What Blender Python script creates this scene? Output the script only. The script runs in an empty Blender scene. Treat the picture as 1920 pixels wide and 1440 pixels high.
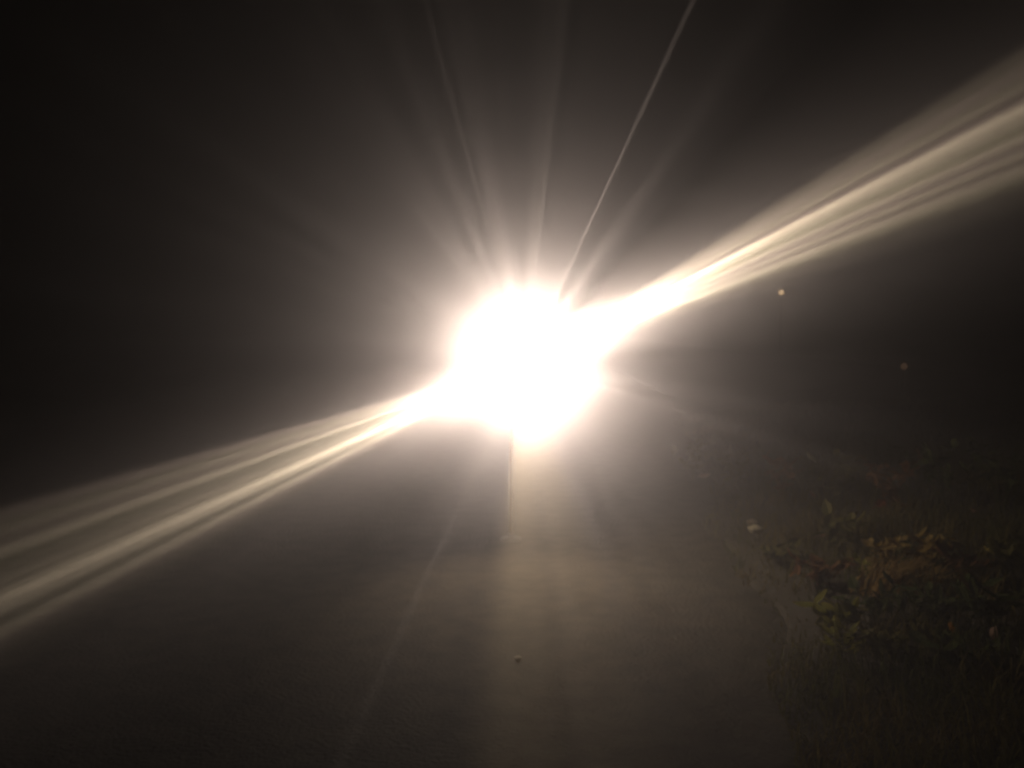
import bpy, bmesh, math, random
from mathutils import Vector, Matrix, Euler
random.seed(7)
R = math.radians
S = bpy.context.scene
C = S.collection

# ------------------------------------------------------------------ camera
CAM = Vector((0.0, 0.0, 1.5))
FPX = 1663.0                                   # focal length in pixels of the 1920 wide photograph
PITCH = math.atan(100.0 / FPX)
cd = bpy.data.cameras.new('camera')
cam = bpy.data.objects.new('camera', cd)
C.objects.link(cam)
cam.location = CAM
cam.rotation_euler = (R(90) - PITCH, 0, 0)
cd.sensor_width = 36.0
cd.lens = FPX / 1920 * 36
cd.clip_end = 2000
cd.dof.use_dof = True                          # phone focused close: the lamp, the verge and the far lights are soft
cd.dof.focus_distance = 1.5
cd.dof.aperture_fstop = 5.0
S.camera = cam


def at(px, py, dist):
    """World point seen at pixel (px, py) at ground distance dist in front of the camera."""
    x = (px - 960) / FPX
    z = -(py - 720) / FPX
    d = Vector((x, math.cos(PITCH) + z * math.sin(PITCH), z * math.cos(PITCH) - math.sin(PITCH)))
    return CAM + d * (dist / d.y)


def on_ground(px, py):
    x = (px - 960) / FPX
    z = -(py - 720) / FPX
    d = Vector((x, math.cos(PITCH) + z * math.sin(PITCH), z * math.cos(PITCH) - math.sin(PITCH)))
    return CAM + d * (-CAM.z / d.z)


# ------------------------------------------------------------------ night sky, exposure
w = bpy.data.worlds.new('World')
S.world = w
w.use_nodes = True
wn = w.node_tree
bg = wn.nodes['Background']
sky = wn.nodes.new('ShaderNodeTexSky')
sky.sky_type = 'NISHITA'
sky.sun_disc = False
sky.sun_elevation = R(-6)
sky.sun_rotation = R(200)
wn.links.new(sky.outputs[0], bg.inputs[0])
bg.inputs[1].default_value = 0.004
S.view_settings.view_transform = 'Standard'
S.view_settings.look = 'None'
S.view_settings.exposure = 0.0
S.view_settings.gamma = 1.0
S.view_settings.use_curve_mapping = False
S.cycles.volume_bounces = 0
S.cycles.max_bounces = 4
S.cycles.use_denoising = True
S.cycles.use_adaptive_sampling = False
S.cycles.sample_clamp_indirect = 3.0

# ------------------------------------------------------------------ helpers


def tag(o, label=None, cat=None, group=None, kind=None):
    if label: o['label'] = label
    if cat: o['category'] = cat
    if group: o['group'] = group
    if kind: o['kind'] = kind
    return o


def empty(name, loc, rz=0.0):
    o = bpy.data.objects.new(name, None)
    o.empty_display_size = 0.1
    C.objects.link(o)
    o.location = loc
    o.rotation_euler = (0, 0, rz)
    return o


def mesh_obj(name, verts, faces, mat, parent=None, smooth=False):
    me = bpy.data.meshes.new(name)
    me.from_pydata(verts, [], faces)
    me.materials.append(mat)
    if smooth:
        me.polygons.foreach_set('use_smooth', [True] * len(me.polygons))
    o = bpy.data.objects.new(name, me)
    C.objects.link(o)
    if parent: o.parent = parent
    return o


def bm_obj(name, bm, mat, parent=None, smooth=False):
    me = bpy.data.meshes.new(name)
    bmesh.ops.recalc_face_normals(bm, faces=bm.faces[:])
    bm.to_mesh(me)
    bm.free()
    me.materials.append(mat)
    if smooth:
        me.polygons.foreach_set('use_smooth', [True] * len(me.polygons))
    o = bpy.data.objects.new(name, me)
    C.objects.link(o)
    if parent: o.parent = parent
    return o


def lathe(profile, n=48):
    """Closed turned shape round z from (radius, height) pairs."""
    bm = bmesh.new()
    rings = []
    for r, z in profile:
        if r < 1e-5:
            rings.append([bm.verts.new((0, 0, z))])
        else:
            rings.append([bm.verts.new((r * math.cos(2 * math.pi * k / n), r * math.sin(2 * math.pi * k / n), z)) for k in range(n)])
    for a, b in zip(rings, rings[1:]):
        for k in range(n):
            k2 = (k + 1) % n
            if len(a) == 1 and len(b) == 1: continue
            if len(a) == 1: bm.faces.new((a[0], b[k], b[k2]))
            elif len(b) == 1: bm.faces.new((a[k], a[k2], b[0]))
            else: bm.faces.new((a[k], a[k2], b[k2], b[k]))
    return bm


def material(name, base, rough=0.7, noise=None, bump=0.0, bump_scale=40.0, metallic=0.0, coords='Object', spec=0.5):
    m = bpy.data.materials.new(name)
    m.use_nodes = True
    nt = m.node_tree
    b = nt.nodes['Principled BSDF']
    b.inputs['Base Color'].default_value = (*base, 1)
    b.inputs['Roughness'].default_value = rough
    b.inputs['Metallic'].default_value = metallic
    b.inputs['Specular IOR Level'].default_value = spec
    tc = nt.nodes.new('ShaderNodeTexCoord')
    if noise:
        col2, scale = noise
        n = nt.nodes.new('ShaderNodeTexNoise')
        n.inputs['Scale'].default_value = scale
        n.inputs['Detail'].default_value = 6
        r = nt.nodes.new('ShaderNodeValToRGB')
        r.color_ramp.elements[0].color = (*base, 1)
        r.color_ramp.elements[1].color = (*col2, 1)
        r.color_ramp.elements[0].position = 0.35
        r.color_ramp.elements[1].position = 0.65
        nt.links.new(tc.outputs[coords], n.inputs['Vector'])
        nt.links.new(n.outputs['Fac'], r.inputs['Fac'])
        nt.links.new(r.outputs['Color'], b.inputs['Base Color'])
    if bump:
        n2 = nt.nodes.new('ShaderNodeTexNoise')
        n2.inputs['Scale'].default_value = bump_scale
        n2.inputs['Detail'].default_value = 8
        bp = nt.nodes.new('ShaderNodeBump')
        bp.inputs['Strength'].default_value = bump
        bp.inputs['Distance'].default_value = 0.02
        nt.links.new(tc.outputs[coords], n2.inputs['Vector'])
        nt.links.new(n2.outputs['Fac'], bp.inputs['Height'])
        nt.links.new(bp.outputs['Normal'], b.inputs['Normal'])
    return m


def leaf_material(name, base, col2, scale=22.0):
    m = material(name, base, 0.85, (col2, scale), spec=0.12)
    nt = m.node_tree
    b = nt.nodes['Principled BSDF']
    tr = nt.nodes.new('ShaderNodeBsdfTranslucent')
    mx = nt.nodes.new('ShaderNodeMixShader')
    mx.inputs[0].default_value = 0.45
    src = b.inputs['Base Color'].links[0].from_socket
    nt.links.new(src, tr.inputs['Color'])
    nt.links.new(b.outputs[0], mx.inputs[1])
    nt.links.new(tr.outputs[0], mx.inputs[2])
    nt.links.new(mx.outputs[0], nt.nodes['Material Output'].inputs['Surface'])
    return m


def emitter(name, col, strength):
    m = bpy.data.materials.new(name)
    m.use_nodes = True
    nt = m.node_tree
    nt.nodes.clear()
    e = nt.nodes.new('ShaderNodeEmission')
    o = nt.nodes.new('ShaderNodeOutputMaterial')
    e.inputs[0].default_value = (*col, 1)
    e.inputs[1].default_value = strength
    nt.links.new(e.outputs[0], o.inputs[0])
    return m


def fbm(x, y):
    v = 0.0
    for f, a, p in ((0.7, 1.0, 0.3), (1.9, 0.5, 1.7), (4.3, 0.25, 4.1), (9.1, 0.12, 2.2)):
        v += a * math.sin(f * x + p + 1.3 * math.sin(f * 0.8 * y + p)) * math.cos(f * 1.1 * y + 2 * p + math.sin(f * 0.6 * x))
    return v


# ------------------------------------------------------------------ ground, road, verge
M_EARTH = material('dark earth', (0.035, 0.028, 0.02), 0.95, ((0.06, 0.048, 0.032), 1.5), 0.6, 14)
M_ROAD = material('worn asphalt', (0.042, 0.036, 0.029), 0.9, ((0.072, 0.061, 0.047), 7.0), 0.7, 45, spec=0.15)
M_GRAVEL = material('grit', (0.07, 0.06, 0.05), 0.9, ((0.14, 0.12, 0.095), 6.0))


def verge_edge(y):
    """x of the edge between the road and the grass on the right."""
    return 0.62 + 0.15 * y + 0.08 * math.sin(1.7 * y) + 0.04 * math.sin(4.3 * y + 1)


def verge_z(x, y):
    t = max(0.0, x - verge_edge(y))
    return 0.02 + 0.30 * (1 - math.exp(-t / 2.2)) + 0.03 * fbm(x * 1.3, y * 1.3) * min(1, t * 2)


B = 240.0
g = mesh_obj('ground', [(-B, -B, -0.03), (B, -B, -0.03), (B, B, -0.03), (-B, B, -0.03)], [(0, 1, 2, 3)], M_EARTH)
tag(g, kind='structure')

vs, fs = [], []
ys = [-6 + 0.25 * i for i in range(105)] + [22 + 3 * i for i in range(60)]
NX = 44
for y in ys:
    xr = verge_edge(min(y, 20)) + max(0, y - 20) * 0.02 + 0.1
    for i in range(NX + 1):
        x = -7.5 + (xr + 7.5) * i / NX
        vs.append((x, y, 0.003 * fbm(x * 2, y * 3) - 0.02 * ((x + 1.5) / 6) ** 2))
for j in range(len(ys) - 1):
    for i in range(NX):
        a = j * (NX + 1) + i
        fs.append((a, a + 1, a + NX + 2, a + NX + 1))
tag(mesh_obj('road', vs, fs, M_ROAD, smooth=True), kind='structure')

vs, fs = [], []
NV = 50
vy = [-6 + 0.2 * i for i in range(131)] + [21 + 3 * i for i in range(60)]
for y in vy:
    e = verge_edge(min(y, 20)) + max(0, y - 20) * 0.02
    for i in range(NV + 1):
        t = (i / NV) ** 1.8 * 9.0
        z = verge_z(e + t, y) if y <= 20 else 0.02 + 0.3 * (1 - math.exp(-t / 2.2))
        vs.append((e + t, y, z if i else -0.04))
for j in range(len(vy) - 1):
    for i in range(NV):
        a = j * (NV + 1) + i
        fs.append((a, a + 1, a + NV + 2, a + NV + 1))
tag(mesh_obj('verge', vs, fs, M_EARTH, smooth=True), kind='structure')

# ------------------------------------------------------------------ night mist
M_HAZE = bpy.data.materials.new('haze')
M_HAZE.use_nodes = True
nt = M_HAZE.node_tree
nt.nodes.clear()
out = nt.nodes.new('ShaderNodeOutputMaterial')
pv = nt.nodes.new('ShaderNodeVolumePrincipled')
pv.inputs['Color'].default_value = (0.97, 0.95, 0.92, 1)
pv.inputs['Density'].default_value = 0.035
pv.inputs['Anisotropy'].default_value = 0.92
nt.links.new(pv.outputs[0], out.inputs['Volume'])
HB, HT = 245.0, 4.9
bm = bmesh.new()
bmesh.ops.create_cube(bm, size=1.0)
for v in bm.verts:
    v.co = Vector((v.co.x * 2 * HB, v.co.y * 2 * HB, -1.1 if v.co.z < 0 else HT))
tag(bm_obj('haze', bm, M_HAZE), kind='stuff')

# ------------------------------------------------------------------ the lamp on its pedestal
LAMP = at(985, 680, 6.2)
OFF = -0.10                                     # the post stands a little to the left of the lamp head
BASE = Vector((LAMP.x, LAMP.y, 0.0))
TO_CAM = (CAM - LAMP).normalized()
RIGHT = Vector((0, 0, 1)).cross(-TO_CAM).normalized() * -1
if RIGHT.x < 0: RIGHT = -RIGHT
UP = RIGHT.cross(-TO_CAM).normalized()
if UP.z < 0: UP = -UP

M_STONE = material('tan paint', (0.36, 0.26, 0.16), 0.6, ((0.30, 0.21, 0.13), 7.0), 0.1, 60)
M_METAL = material('dark grey metal', (0.06, 0.055, 0.05), 0.45, metallic=0.8)
M_LENS = emitter('lamp lens', (1.0, 0.94, 0.86), 60)

lamp = tag(empty('floodlight', BASE), 'blindingly bright white lamp on a slim post in the middle of the road', 'lamp')
H = LAMP.z
post = bm_obj('post', lathe([(0, -0.02), (0.016, -0.02), (0.016, 0.6), (0.012, 0.62), (0.012, H + 0.02), (0, H + 0.02)], 20), M_STONE, lamp, True)
foot = bm_obj('foot_plate', lathe([(0, -0.02), (0.075, -0.02), (0.075, 0.008), (0.07, 0.012), (0.018, 0.014), (0.018, 0.05), (0, 0.05)], 32), M_METAL, lamp, True)
arm = lathe([(0, OFF - 0.02), (0.014, OFF - 0.02), (0.014, 0.0), (0, 0.0)], 16)
arm.transform(Matrix.Translation((0, 0.10, H)) @ Matrix.Rotation(R(90), 4, 'Y'))
bm_obj('arm', arm, M_METAL, lamp, True)
post.location = (OFF, 0.10, 0)
foot.location = (OFF, 0.10, 0)


def along(bm, d):
    """Turn a shape made round z so that its axis points along d, about the lamp's centre."""
    q = Vector((0, 0, 1)).rotation_difference(d).to_matrix().to_4x4()
    bm.transform(Matrix.Translation((0, 0, H)) @ q)
    return bm


head = bm_obj('lamp_head', along(lathe([(0, -0.20), (0.05, -0.20), (0.10, -0.17), (0.145, -0.10), (0.16, 0.0), (0.165, 0.05), (0.155, 0.05), (0.15, 0.02), (0, 0.02)]), TO_CAM), M_METAL, lamp, True)
bm_obj('lens', along(lathe([(0, 0.022), (0.148, 0.022), (0.148, 0.030), (0.10, 0.045), (0, 0.055)]), TO_CAM), M_LENS, head, True)


def flare_dir(ang, tilt):
    """Direction leaving the lamp at image angle ang, tilt degrees off the line to the camera."""
    a, t = R(ang), R(tilt)
    return (TO_CAM * math.cos(t) + (RIGHT * math.cos(a) + UP * math.sin(a)) * math.sin(t)).normalized()


def spot(name, d, cone, power, col=(1.0, 0.84, 0.70), blend=0.5, radius=0.01, off=0.07):
    ld = bpy.data.lights.new(name, 'SPOT')
    ld.energy = power
    ld.color = col
    ld.spot_size = R(cone)
    ld.spot_blend = blend
    ld.shadow_soft_size = radius
    o = bpy.data.objects.new(name, ld)
    C.objects.link(o)
    o.parent = lamp
    o.location = Vector((0, 0, H)) + TO_CAM * off
    o.rotation_euler = d.to_track_quat('-Z', 'Y').to_euler()
    return o


def frame_to(o, d, across):
    """Aim a lamp along d with its local x lying along `across`."""
    z = -d
    x = (across - z * across.dot(z)).normalized()
    y = z.cross(x)
    o.rotation_euler = Matrix((x, y, z)).transposed().to_euler()


def lamp_nodes(o):
    nt = o.data.node_tree if o.data.use_nodes else None
    o.data.use_nodes = True
    nt = o.data.node_tree
    nt.nodes.clear()
    em = nt.nodes.new('ShaderNodeEmission')
    ou = nt.nodes.new('ShaderNodeOutputLight')
    tc = nt.nodes.new('ShaderNodeTexCoord')
    sp = nt.nodes.new('ShaderNodeSeparateXYZ')
    nt.links.new(em.outputs[0], ou.inputs[0])
    nt.links.new(tc.outputs['Normal'], sp.inputs[0])
    return nt, em, sp


def math_node(nt, op, a, b=None):
    m = nt.nodes.new('ShaderNodeMath')
    m.operation = op
    for i, v in enumerate((a, b)):
        if v is None: continue
        if isinstance(v, (int, float)): m.inputs[i].default_value = v
        else: nt.links.new(v, m.inputs[i])
    return m.outputs[0]


MAIN = 520
STREAK = 59000  # strength of the spots added to imitate lens smear
TILT = 14
ST = math.sin(R(TILT))
main = spot('main_light', TO_CAM, 44, MAIN, (1.0, 0.795, 0.69), 1.0, 0.003)
frame_to(main, TO_CAM, RIGHT)
# starburst flare put into the lamp's emission as fine radial streaks
nt, em, sp = lamp_nodes(main)
ln = math_node(nt, 'SQRT', math_node(nt, 'ADD', math_node(nt, 'MULTIPLY', sp.outputs[0], sp.outputs[0]), math_node(nt, 'MULTIPLY', sp.outputs[1], sp.outputs[1])))
cb = nt.nodes.new('ShaderNodeCombineXYZ')
nt.links.new(math_node(nt, 'DIVIDE', sp.outputs[0], ln), cb.inputs[0])
nt.links.new(math_node(nt, 'DIVIDE', sp.outputs[1], ln), cb.inputs[1])
nz = nt.nodes.new('ShaderNodeTexNoise')
nz.inputs['Scale'].default_value = 15.0
nz.inputs['Detail'].default_value = 5.0
nz.inputs['Roughness'].default_value = 0.65
nt.links.new(cb.outputs[0], nz.inputs['Vector'])
mr = nt.nodes.new('ShaderNodeMapRange')
mr.inputs['From Min'].default_value = 0.50
mr.inputs['From Max'].default_value = 0.70
mr.inputs['To Min'].default_value = -0.25
mr.inputs['To Max'].default_value = 4.6
nt.links.new(nz.outputs['Fac'], mr.inputs['Value'])
fade = math_node(nt, 'POWER', 2.718, math_node(nt, 'MULTIPLY', ln, -56.0))
nt.links.new(math_node(nt, 'MAXIMUM', 0.05, math_node(nt, 'ADD', 1.0, math_node(nt, 'MULTIPLY', fade, mr.outputs[0]))), em.inputs['Strength'])
spot('verge_fill', (RIGHT * 1.0 + UP * -0.30 + TO_CAM * 0.22).normalized(), 160, 82, (1.0, 0.80, 0.56), 1.0, 0.05, 0.24)  # added fill spot that brightens the verge plants
spot('wide_light', TO_CAM, 170, 6, (1.0, 0.80, 0.58), 1.0, 0.05, 0.24)


def fan(centre, width, power, stops, tilt, fibre=1.8):
    """Added spot imitating lens flare: its striped emission draws streaks in the haze. stops: image angle, strength, tint."""
    ST = math.sin(R(tilt))
    d = flare_dir(centre, tilt)
    o = spot('flare_light', d, width * ST, power, (1, 1, 1), 0.35, 0.0004)
    a = R(centre)
    frame_to(o, d, UP * math.cos(a) - RIGHT * math.sin(a))
    nt, em, sp = lamp_nodes(o)
    half = R(width / 2) * ST
    u = math_node(nt, 'DIVIDE', sp.outputs[0], math_node(nt, 'ABSOLUTE', sp.outputs[2]))
    t = math_node(nt, 'MULTIPLY_ADD', u, FLIP * 0.5 / half)
    t.node.inputs[2].default_value = 0.5
    cr = nt.nodes.new('ShaderNodeValToRGB')
    el = cr.color_ramp.elements
    stops = sorted(stops)
    for i, (ang, st, tint) in enumerate(stops):
        p = min(1, max(0, 0.5 + (ang - centre) / width))
        # a round beam is thinner towards its edges: make up for it
        e = math.sqrt(max(0.08, 1 - (2 * p - 1) ** 2))
        q = el[i] if i < 2 else el.new(p)
        q.position = p
        v = st / e
        q.color = (v * tint[0], v * tint[1], v * tint[2], 1)
    nt.links.new(t, cr.inputs['Fac'])
    nt.links.new(cr.outputs['Color'], em.inputs['Color'])
    fz = nt.nodes.new('ShaderNodeTexNoise')
    fz.noise_dimensions = '1D'
    fz.inputs['Scale'].default_value = width * 1.3
    fz.inputs['Detail'].default_value = 4
    fz.inputs['Roughness'].default_value = 0.7
    nt.links.new(math_node(nt, 'ADD', t, centre), fz.inputs['W'])
    nt.links.new(math_node(nt, 'MAXIMUM', 0.1, math_node(nt, 'MULTIPLY_ADD', fz.outputs['Fac'], fibre * 2)), em.inputs['Strength'])
    for nd in nt.nodes:
        if nd.type == 'MATH' and nd.operation == 'MULTIPLY_ADD' and nd.inputs[1].default_value == fibre * 2: nd.inputs[2].default_value = 1 - fibre
    return o


FLIP = 1.0
W_ = (1.0, 0.79, 0.55)
P_ = (1.0, 0.74, 0.58)
G_ = (0.97, 0.80, 0.52)
fan(25.0, 19.0, STREAK, [(15.6, 0.0, W_), (17.5, 0.03, W_), (19.3, 0.06, W_), (20.3, 0.20, G_), (21.2, 0.50, W_), (22.0, 0.22, P_), (22.7, 0.50, W_), (23.4, 0.28, P_), (24.4, 0.55, W_), (25.2, 0.40, G_), (26.2, 0.60, W_), (27.2, 0.98, W_), (27.7, 0.45, P_),
                       (28.3, 0.12, P_), (29.1, 0.48, W_), (29.7, 0.12, G_), (30.4, 0.42, P_), (31.0, 0.10, G_), (31.6, 0.24, W_), (32.3, 0.05, P_), (33.2, 0.0, W_), (34.4, 0.0, W_)], TILT)
fan(203.5, 19.0, STREAK * 0.56, [(194.2, 0.0, W_), (195.3, 0.04, W_), (196.2, 0.32, P_), (197.0, 0.15, G_), (197.9, 0.38, W_), (198.8, 0.16, P_), (199.9, 0.58, W_), (200.7, 0.22, G_), (202.0, 0.30, W_), (203.2, 0.42, W_), (204.5, 1.0, W_), (205.4, 0.50, W_),
                               (206.2, 0.18, G_), (207.3, 0.52, W_), (208.0, 0.16, P_), (208.9, 0.08, W_), (210.0, 0.03, G_), (211.2, 0.0, W_), (213.0, 0.0, W_)], TILT)
# added spot imitating the warm flare streak under the lamp
A_ = (1.0, 0.72, 0.40)
fan(276.0, 36.0, 2500, [(258.5, 0.0, A_), (262.0, 0.25, A_), (267, 1.0, A_), (270, 0.8, A_), (272, 0.8, A_), (276, 0.5, A_), (280, 0.6, A_), (285, 0.4, A_), (288, 0.3, A_), (291.5, 0.0, A_)], 8, 0.4)
# added spots that widen the glare core where the flare streaks start
R_ = (1.0, 0.80, 0.68)
fan(24.5, 46.0, 5700, [(3.0, 0.0, R_), (9.0, 0.15, R_), (15.0, 0.5, R_), (22.0, 1.0, R_), (30.0, 1.0, R_), (35.0, 0.5, R_), (41.0, 0.15, R_), (46.0, 0.0, R_)], 8, 0.5)
fan(207.0, 48.0, 4600, [(185.5, 0.0, R_), (191.0, 0.2, R_), (197.0, 0.7, R_), (205.0, 1.0, R_), (213.0, 0.6, R_), (220.0, 0.2, R_), (226.0, 0.06, R_), (231.0, 0.0, R_)], 8, 0.5)
ROSY = (1.0, 0.80, 0.68)


def pencil(name, d, width, power, col, size=0.003, off=0.07):
    """Added ray of the starburst flare: a small disk light spreading over `width` degrees; power is given on a spot lamp's scale."""
    ld = bpy.data.lights.new(name, 'AREA')
    ld.shape = 'DISK'
    ld.size = size
    ld.spread = R(width)
    ld.energy = power * (R(width) / 2) ** 2 / 12
    ld.color = col
    o = bpy.data.objects.new(name, ld)
    C.objects.link(o)
    o.parent = lamp
    o.location = Vector((0, 0, H)) + TO_CAM * off
    o.rotation_euler = d.to_track_quat('-Z', 'Y').to_euler()
    return o


#        image angle, tilt, apparent width, strength
for a, t, c, p in [(65.2, 12, 0.9, 0.16), (105.6, 4, 1.3, 0.045), (103.0, 4, 2.5, 0.02), (84.0, 4, 2.4, 0.045), (86.5, 5, 3.5, 0.02), (136.0, 4, 1.2, 0.015), (245.2, 10, 1.8, 0.030)]:
    pencil('flare_ray', flare_dir(a, t), c * math.sin(R(t)) * 1.4, 80000 * p * 12 / c, ROSY)
# added spot that lights the post and the road below the head
dn = spot('down_fill', (Vector((0, 0, -1)) + TO_CAM * 0.62).normalized(), 84, 76, (1.0, 0.75, 0.49), 1.0, 0.06, 0.30)

# ------------------------------------------------------------------ lamps far off
def far_lamp(px, py, dist, diam, col, strength, name, label):
    p = at(px, py, dist)
    t = tag(empty(name, (p.x, p.y, 0)), label, 'street lamp' if name == 'street_lamp' else 'bollard light')
    r = diam / 2
    bm_obj('post', lathe([(0, -0.03), (0.07, -0.03), (0.07, 0.05), (0.03, 0.10), (0.02, p.z - r), (0.02, p.z - r * 0.9), (0, p.z - r * 0.9)], 16), M_METAL, t, True)
    n = 10
    bm_obj('lamp_globe', lathe([(r * math.sin(math.pi * k / n), p.z - r * math.cos(math.pi * k / n)) for k in range(n + 1)], 24), emitter(name + ' glow', col, strength), t, True)
    bm_obj('cap', lathe([(0, p.z + r * 1.0), (r * 0.5, p.z + r * 0.96), (r * 0.4, p.z + r * 1.15), (0, p.z + r * 1.25)], 16), M_METAL, t, True)


far_lamp(1465, 548, 60, 0.34, (1.0, 0.64, 0.32), 3.8, 'street_lamp', 'small pale orange street lamp far off, just under the right hand flare streak')
far_lamp(1695, 687, 16, 0.12, (1.0, 0.56, 0.32), 0.05, 'bollard_light', 'faint dim orange light low at far right, below the brighter distant lamp')

# ------------------------------------------------------------------ grass, plants, leaves and stones on the verge
M_GRASS = leaf_material('verge grass', (0.075, 0.085, 0.028), (0.17, 0.13, 0.05), 2.5)
M_DRY = leaf_material('dry grass', (0.30, 0.19, 0.08), (0.36, 0.26, 0.10), 9.0)
M_WEED = leaf_material('yellow green leaf', (0.20, 0.21, 0.045), (0.30, 0.27, 0.06))
LEAFCOL = {
    'orange': leaf_material('orange leaf', (0.38, 0.16, 0.04), (0.48, 0.24, 0.06)),
    'red': leaf_material('red brown leaf', (0.22, 0.06, 0.04), (0.30, 0.10, 0.06)),
    'yellow': leaf_material('yellow leaf', (0.38, 0.28, 0.05), (0.45, 0.36, 0.10)),
    'pink': leaf_material('pale pinkish leaf', (0.40, 0.26, 0.20), (0.46, 0.32, 0.25)),
    'brown': leaf_material('brown leaf', (0.16, 0.09, 0.045), (0.24, 0.14, 0.07)),
}


def blade(vs, fs, x, y, z, h, wd, lean, az):
    dx, dy = math.cos(az), math.sin(az)
    px, py = -dy * wd / 2, dx * wd / 2
    b = len(vs)
    l1, l2 = lean * 0.35 * h, lean * h
    vs += [(x - px, y - py, z), (x + px, y + py, z),
           (x + dx * l1 + px * .8, y + dy * l1 + py * .8, z + h * 0.55), (x + dx * l1 - px * .8, y + dy * l1 - py * .8, z + h * 0.55),
           (x + dx * l2, y + dy * l2, z + h * (1 - 0.25 * lean))]
    fs += [(b, b + 1, b + 2, b + 3), (b + 3, b + 2, b + 4)]


vs, fs = [], []
n = 0
while n < 42000:
    y = 2.0 + 13 * random.random() ** 1.4
    e = verge_edge(y)
    t = random.random() ** 1.2 * 6.0
    x = e + t - 0.05
    dens = 0.5 + 0.5 * fbm(x * 2.1, y * 2.1)
    if random.random() > 0.25 + dens: continue
    n += 1
    h = (0.07 + 0.18 * random.random()) * (0.6 + 0.6 * max(0, dens)) * min(1, 0.35 + t)
    blade(vs, fs, x, y, verge_z(max(x, e), y) - 0.01, h, 0.006 + 0.006 * random.random(), 0.2 + 0.9 * random.random(), random.random() * 6.283)
tag(mesh_obj('grass', vs, fs, M_GRASS), 'rough dark green grass growing over the verge right of the road', 'grass', kind='stuff')

# loose grit on the road
vs, fs = [], []
for i in range(1500):
    y = 2.2 + 9 * random.random()
    x = -4 + (verge_edge(y) + 4.1) * random.random() ** 0.8
    s = 0.003 + 0.004 * random.random() ** 3
    z = 0.003 * fbm(x * 2, y * 3) - 0.02 * ((x + 1.5) / 6) ** 2
    b = len(vs)
    a = random.random() * 6
    vs += [(x + s * math.cos(a + k * 2.094), y + s * math.sin(a + k * 2.094), z - 0.002) for k in range(3)] + [(x, y, z + s * 0.9)]
    fs += [(b, b + 1, b + 3), (b + 1, b + 2, b + 3), (b + 2, b, b + 3)]
tag(mesh_obj('grit', vs, fs, M_GRAVEL), 'fine loose grit scattered over the road', 'grit', kind='stuff')


def leaf_mesh(name, L, Wd, mat, curl=0.25, lobes=0):
    """Leaf with a midrib fold, pointed tip and a little stalk, lying along +x from the origin."""
    vs, fs = [], []
    N = 8
    for i in range(N + 1):
        t = i / N
        wdt = Wd / 2 * math.sin(math.pi * t ** 0.8) ** 0.8 * (1 + 0.25 * (math.sin(t * lobes * 6.283)) if lobes else 1)
        zz = curl * L * (t - 0.5) ** 2
        vs += [(L * t, -wdt, zz + wdt * 0.35), (L * t, 0, zz), (L * t, wdt, zz + wdt * 0.35)]
    for i in range(N):
        a = i * 3
        fs += [(a, a + 3, a + 4, a + 1), (a + 1, a + 4, a + 5, a + 2)]
    b = len(vs)
    vs += [(-L * 0.35, -0.002, 0.01), (-L * 0.35, 0.002, 0.01), (0.01, 0.003, curl * L * 0.25), (0.01, -0.003, curl * L * 0.25)]
    fs.append((b, b + 1, b + 2, b + 3))
    me = bpy.data.meshes.new(name)
    me.from_pydata(vs, [], fs)
    me.materials.append(mat)
    return me


def surf_point(px, py):
    """Where the view ray meets the road or the verge."""
    p = on_ground(px, py)
    d = (p - CAM)
    lo = 0.2
    for i in range(400):
        t = 0.3 + 0.7 * i / 399
        q = CAM + d * t
        z = verge_z(q.x, q.y) if q.x > verge_edge(q.y) else 0.0
        if q.z <= z: return Vector((q.x, q.y, z))
    return p


def fallen_leaf(px, py, col, L, label, rot):
    p = surf_point(px, py)
    o = bpy.data.objects.new('fallen_leaf', leaf_mesh('fallen_leaf', L, L * 0.62, LEAFCOL[col], 0.5, 2 if col in ('red', 'orange') else 0))
    C.objects.link(o)
    o.location = p + Vector((0, 0, 0.09 if p.x > verge_edge(p.y) else 0.005))
    o.rotation_euler = rot
    tag(o, label, 'fallen leaf', 'fallen leaves on the verge')


LEAVES = [
    (1782, 1226, 'orange', 0.06, 'orange fallen leaf at the bottom right, below the dry tuft', (0.7, -0.5, 1.2)),
    (1855, 1240, 'pink', 0.07, 'pale pinkish fallen leaf standing on edge near the bottom right corner', (0.9, -0.6, 0.8)),
    (1800, 1085, 'red', 0.10, 'long red brown leaf just right of the ochre dry grass tuft', (0.5, -0.2, 0.1)),
    (1545, 1085, 'red', 0.07, 'dull red leaf left of the ochre dry grass tuft, level with it', (0.6, 0.2, 2.2)),
    (1522, 950, 'red', 0.12, 'large dark red leaf highest up on the verge, near the road', (0.8, 0.1, 1.3)),
    (1640, 975, 'red', 0.11, 'dark red leaf above and left of the dry tuft', (0.5, -0.3, 0.5)),
    (1703, 972, 'brown', 0.08, 'small brown leaf high on the verge above the dry tuft', (0.6, 0.3, 2.0)),
    (1862, 1072, 'yellow', 0.10, 'yellow leaf at far right, level with the dry tuft', (0.8, -0.2, 1.7)),
    (1612, 1082, 'yellow', 0.06, 'small yellow green leaf touching the left side of the dry tuft', (0.7, -0.4, 1.8)),
    (1505, 1110, 'brown', 0.08, 'brown leaf near the road edge, left of all the dry grass', (0.4, -0.1, 2.6)),
    (1530, 1035, 'brown', 0.08, 'brown leaf between the pale stone and the dry tuft', (0.4, -0.3, 0.4)),
    (1730, 1150, 'brown', 0.05, 'small dark brown leaf under the dry tuft in the grass', (0.4, 0.3, 0.9)),
    (1830, 985, 'brown', 0.09, 'dark orange brown leaf high at the far right of the verge', (0.6, 0.2, 1.5)),
    (1310, 897, 'pink', 0.13, 'faint pale leaf beyond the pale stone at the road edge', (0.3, -0.2, 0.1)),
]
for l in LEAVES: fallen_leaf(*l)

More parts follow.
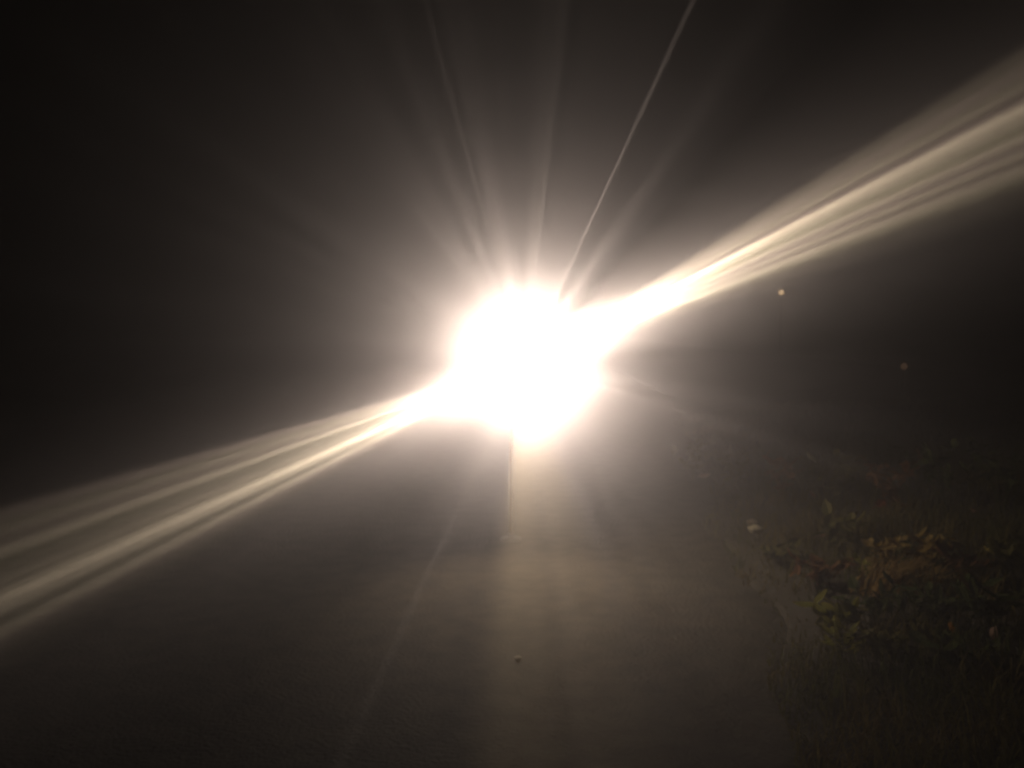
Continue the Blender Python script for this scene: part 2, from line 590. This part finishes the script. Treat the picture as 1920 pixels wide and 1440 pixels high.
# ochre tuft of dry grass
tp = surf_point(1680, 1112)
tuft = tag(empty('dry_grass_tuft', tp), 'ochre tuft of dry grass bending right in the dark verge', 'grass tuft')
vs, fs = [], []
for i in range(260):
    x, y = random.gauss(0, 0.10), random.gauss(0, 0.05)
    blade(vs, fs, x, y, 0, 0.08 + 0.16 * random.random(), 0.008 + 0.006 * random.random(), 0.4 + 0.9 * random.random(), random.gauss(0.25, 0.7))
ob = mesh_obj('blades', vs, fs, M_DRY, tuft)
ob['kind'] = 'stuff'


def plant(px, py, nleaf, L, hgt, mat, label, name, cat):
    p = surf_point(px, py)
    t = tag(empty(name, p), label, cat)
    svs, sfs = [], []
    me = leaf_mesh('leaf', L, L * 0.6, mat, 0.35)
    for i in range(nleaf):
        az = i * 2.4 + random.uniform(-0.3, 0.3)
        hz = hgt * (0.25 + 0.75 * (i + 0.5) / nleaf)
        o = bpy.data.objects.new('leaf', me)
        C.objects.link(o)
        o.parent = t
        rr = 0.02 + 0.03 * random.random()
        o.location = (rr * math.cos(az), rr * math.sin(az), hz)
        o.rotation_euler = (random.uniform(-0.4, 0.4), -random.uniform(0.1, 0.9), az)
        s = random.uniform(0.7, 1.2)
        o.scale = (s, s, s)
    st = lathe([(0, -0.02), (0.006, -0.02), (0.004, hgt), (0, hgt)], 8)
    bm_obj('stem', st, mat, t)


plant(1575, 1245, 16, 0.085, 0.16, M_WEED, 'yellow green leafy weed at the bottom of the verge, nearest the road', 'leafy_weed', 'weed')
plant(1610, 1090, 8, 0.06, 0.12, M_WEED, 'small weed close against the left side of the ochre dry tuft', 'leafy_weed', 'weed')

M_OLIVE = leaf_material('olive leaf', (0.085, 0.085, 0.030), (0.16, 0.14, 0.05))
M_DARK = leaf_material('dark green leaf', (0.045, 0.065, 0.022), (0.09, 0.10, 0.035))
M_RUST = leaf_material('rusty leaf', (0.17, 0.075, 0.04), (0.24, 0.13, 0.06))
M_OCHRE = leaf_material('ochre leaf', (0.26, 0.17, 0.06), (0.34, 0.25, 0.09))
LEAFMESH = {}


def clump(px, py, mat, hgt, spread, n, label):
    """Low bushy weed: several leaning stems with leaves all along them."""
    p = surf_point(px, py)
    t = tag(empty('leafy_bush', p), label, 'bush')
    ns = 7
    stems = bmesh.new()
    rods = []
    for k in range(ns):
        az = random.uniform(0, 6.283)
        rr = spread * random.uniform(0.3, 1.0)
        top = Vector((rr * math.cos(az), rr * math.sin(az) * 0.8, hgt * random.uniform(0.6, 1.0)))
        rods.append(top)
        pts = [top * q + Vector((0, 0, 0.10 * hgt * math.sin(q * 3.14))) for q in (0, 0.5, 1.0)]
        prev = None
        for i, q in enumerate(pts):
            r = 0.004 * (1 - 0.3 * i)
            ring = [stems.verts.new(q + Vector((r * math.cos(2.094 * j), r * math.sin(2.094 * j), 0))) for j in range(3)]
            if prev:
                for j in range(3): stems.faces.new((prev[j], prev[(j + 1) % 3], ring[(j + 1) % 3], ring[j]))
            prev = ring
    so = bm_obj('stems', stems, mat, t)
    so['kind'] = 'stuff'
    for i in range(n):
        top = rods[i % ns]
        q = random.uniform(0.25, 1.05)
        key = (mat.name, i % 3)
        if key not in LEAFMESH: LEAFMESH[key] = leaf_mesh('leaf', 0.075, (0.034, 0.046, 0.026)[i % 3], mat, (0.3, 0.5, 0.15)[i % 3])
        o = bpy.data.objects.new('leaf', LEAFMESH[key])
        C.objects.link(o)
        o.parent = t
        o.location = top * q + Vector((random.gauss(0, 0.02), random.gauss(0, 0.02), 0.10 * hgt * math.sin(q * 3.14)))
        o.rotation_euler = (random.uniform(-0.9, 0.9), random.uniform(-1.0, 0.6), random.uniform(0, 6.283))
        sc = random.uniform(0.7, 1.6)
        o.scale = (sc, sc, sc)


clump(1300, 900, M_OLIVE, 0.37, 0.25, 50, 'faint olive bush farthest up the verge, at the road edge')
clump(1375, 915, M_OLIVE, 0.34, 0.28, 50, 'olive bush beyond the pale stone, second from the far end')
clump(1465, 940, M_RUST, 0.41, 0.28, 56, 'rusty bush to the right of and beyond the pale stone')
clump(1560, 955, M_OLIVE, 0.51, 0.33, 61, 'tall olive bush high on the verge between two rusty ones')
clump(1665, 960, M_RUST, 0.44, 0.31, 61, 'rusty brown bush high on the verge above the dry tuft')
clump(1775, 965, M_DARK, 0.51, 0.33, 61, 'dark green bush at the upper right of the verge')
clump(1880, 970, M_DARK, 0.58, 0.35, 61, 'dark bush at the right picture edge, highest on the verge')
clump(1462, 1060, M_OLIVE, 0.12, 0.15, 36, 'low olive weed beside the road, below the pale stone')
clump(1530, 1105, M_RUST, 0.18, 0.18, 40, 'low rusty weed left of the dry tuft')
clump(1575, 1040, M_OLIVE, 0.22, 0.20, 43, 'olive weed up and left of the dry tuft')
clump(1735, 1085, M_OCHRE, 0.25, 0.18, 48, 'ochre leafed bush joined to the right end of the dry tuft')
clump(1655, 1080, M_OCHRE, 0.20, 0.13, 36, 'ochre leafed weed growing inside the dry tuft')
clump(1810, 1100, M_RUST, 0.20, 0.18, 40, 'rusty weed between the ochre bush and the yellow leaf')
clump(1885, 1090, M_OLIVE, 0.28, 0.20, 45, 'olive bush at the right picture edge, behind the yellow leaf')
clump(1640, 1165, M_DARK, 0.15, 0.18, 40, 'dark green weed under the left end of the dry tuft')
clump(1745, 1175, M_DARK, 0.18, 0.20, 43, 'dark green weed under the right end of the dry tuft')
clump(1860, 1180, M_DARK, 0.20, 0.20, 43, 'dark green weed at the far right below the yellow leaf')
clump(1555, 1190, M_WEED, 0.15, 0.13, 36, 'yellow green bush behind the weed nearest the road')
clump(1690, 1245, M_OLIVE, 0.12, 0.15, 36, 'low olive weed right of the yellow green one at the bottom')
clump(1810, 1265, M_DARK, 0.15, 0.17, 36, 'dark weed in the bottom right corner, under the orange leaf')


def stone(px, py, r, mat, label):
    p = surf_point(px, py)
    bm = bmesh.new()
    bmesh.ops.create_icosphere(bm, subdivisions=3, radius=r)
    for v in bm.verts:
        v.co *= 1 + 0.18 * math.sin(v.co.x * 3.1 / r + 1) * math.cos(v.co.y * 2.3 / r) + 0.08 * math.sin(v.co.z * 5 / r)
        v.co.z *= 0.6
    o = bm_obj('stone', bm, mat, None, True)
    o.location = p + Vector((0, 0, r * 0.4))
    tag(o, label, 'stone')


M_PALE = material('pale stone', (0.26, 0.23, 0.16), 0.8, ((0.40, 0.35, 0.26), 20.0), 0.3, 80)
M_ROCK = material('brown stone', (0.16, 0.13, 0.10), 0.8, ((0.24, 0.2, 0.16), 20.0), 0.3, 80)
stone(1415, 998, 0.055, M_PALE, 'pale cream stone lying where the road meets the grass')
stone(1410, 985, 0.045, M_ROCK, 'dark brown stone just behind the pale cream one')
stone(971, 1238, 0.020, M_PALE, 'small pale pebble on the road below the lamp at the bottom')
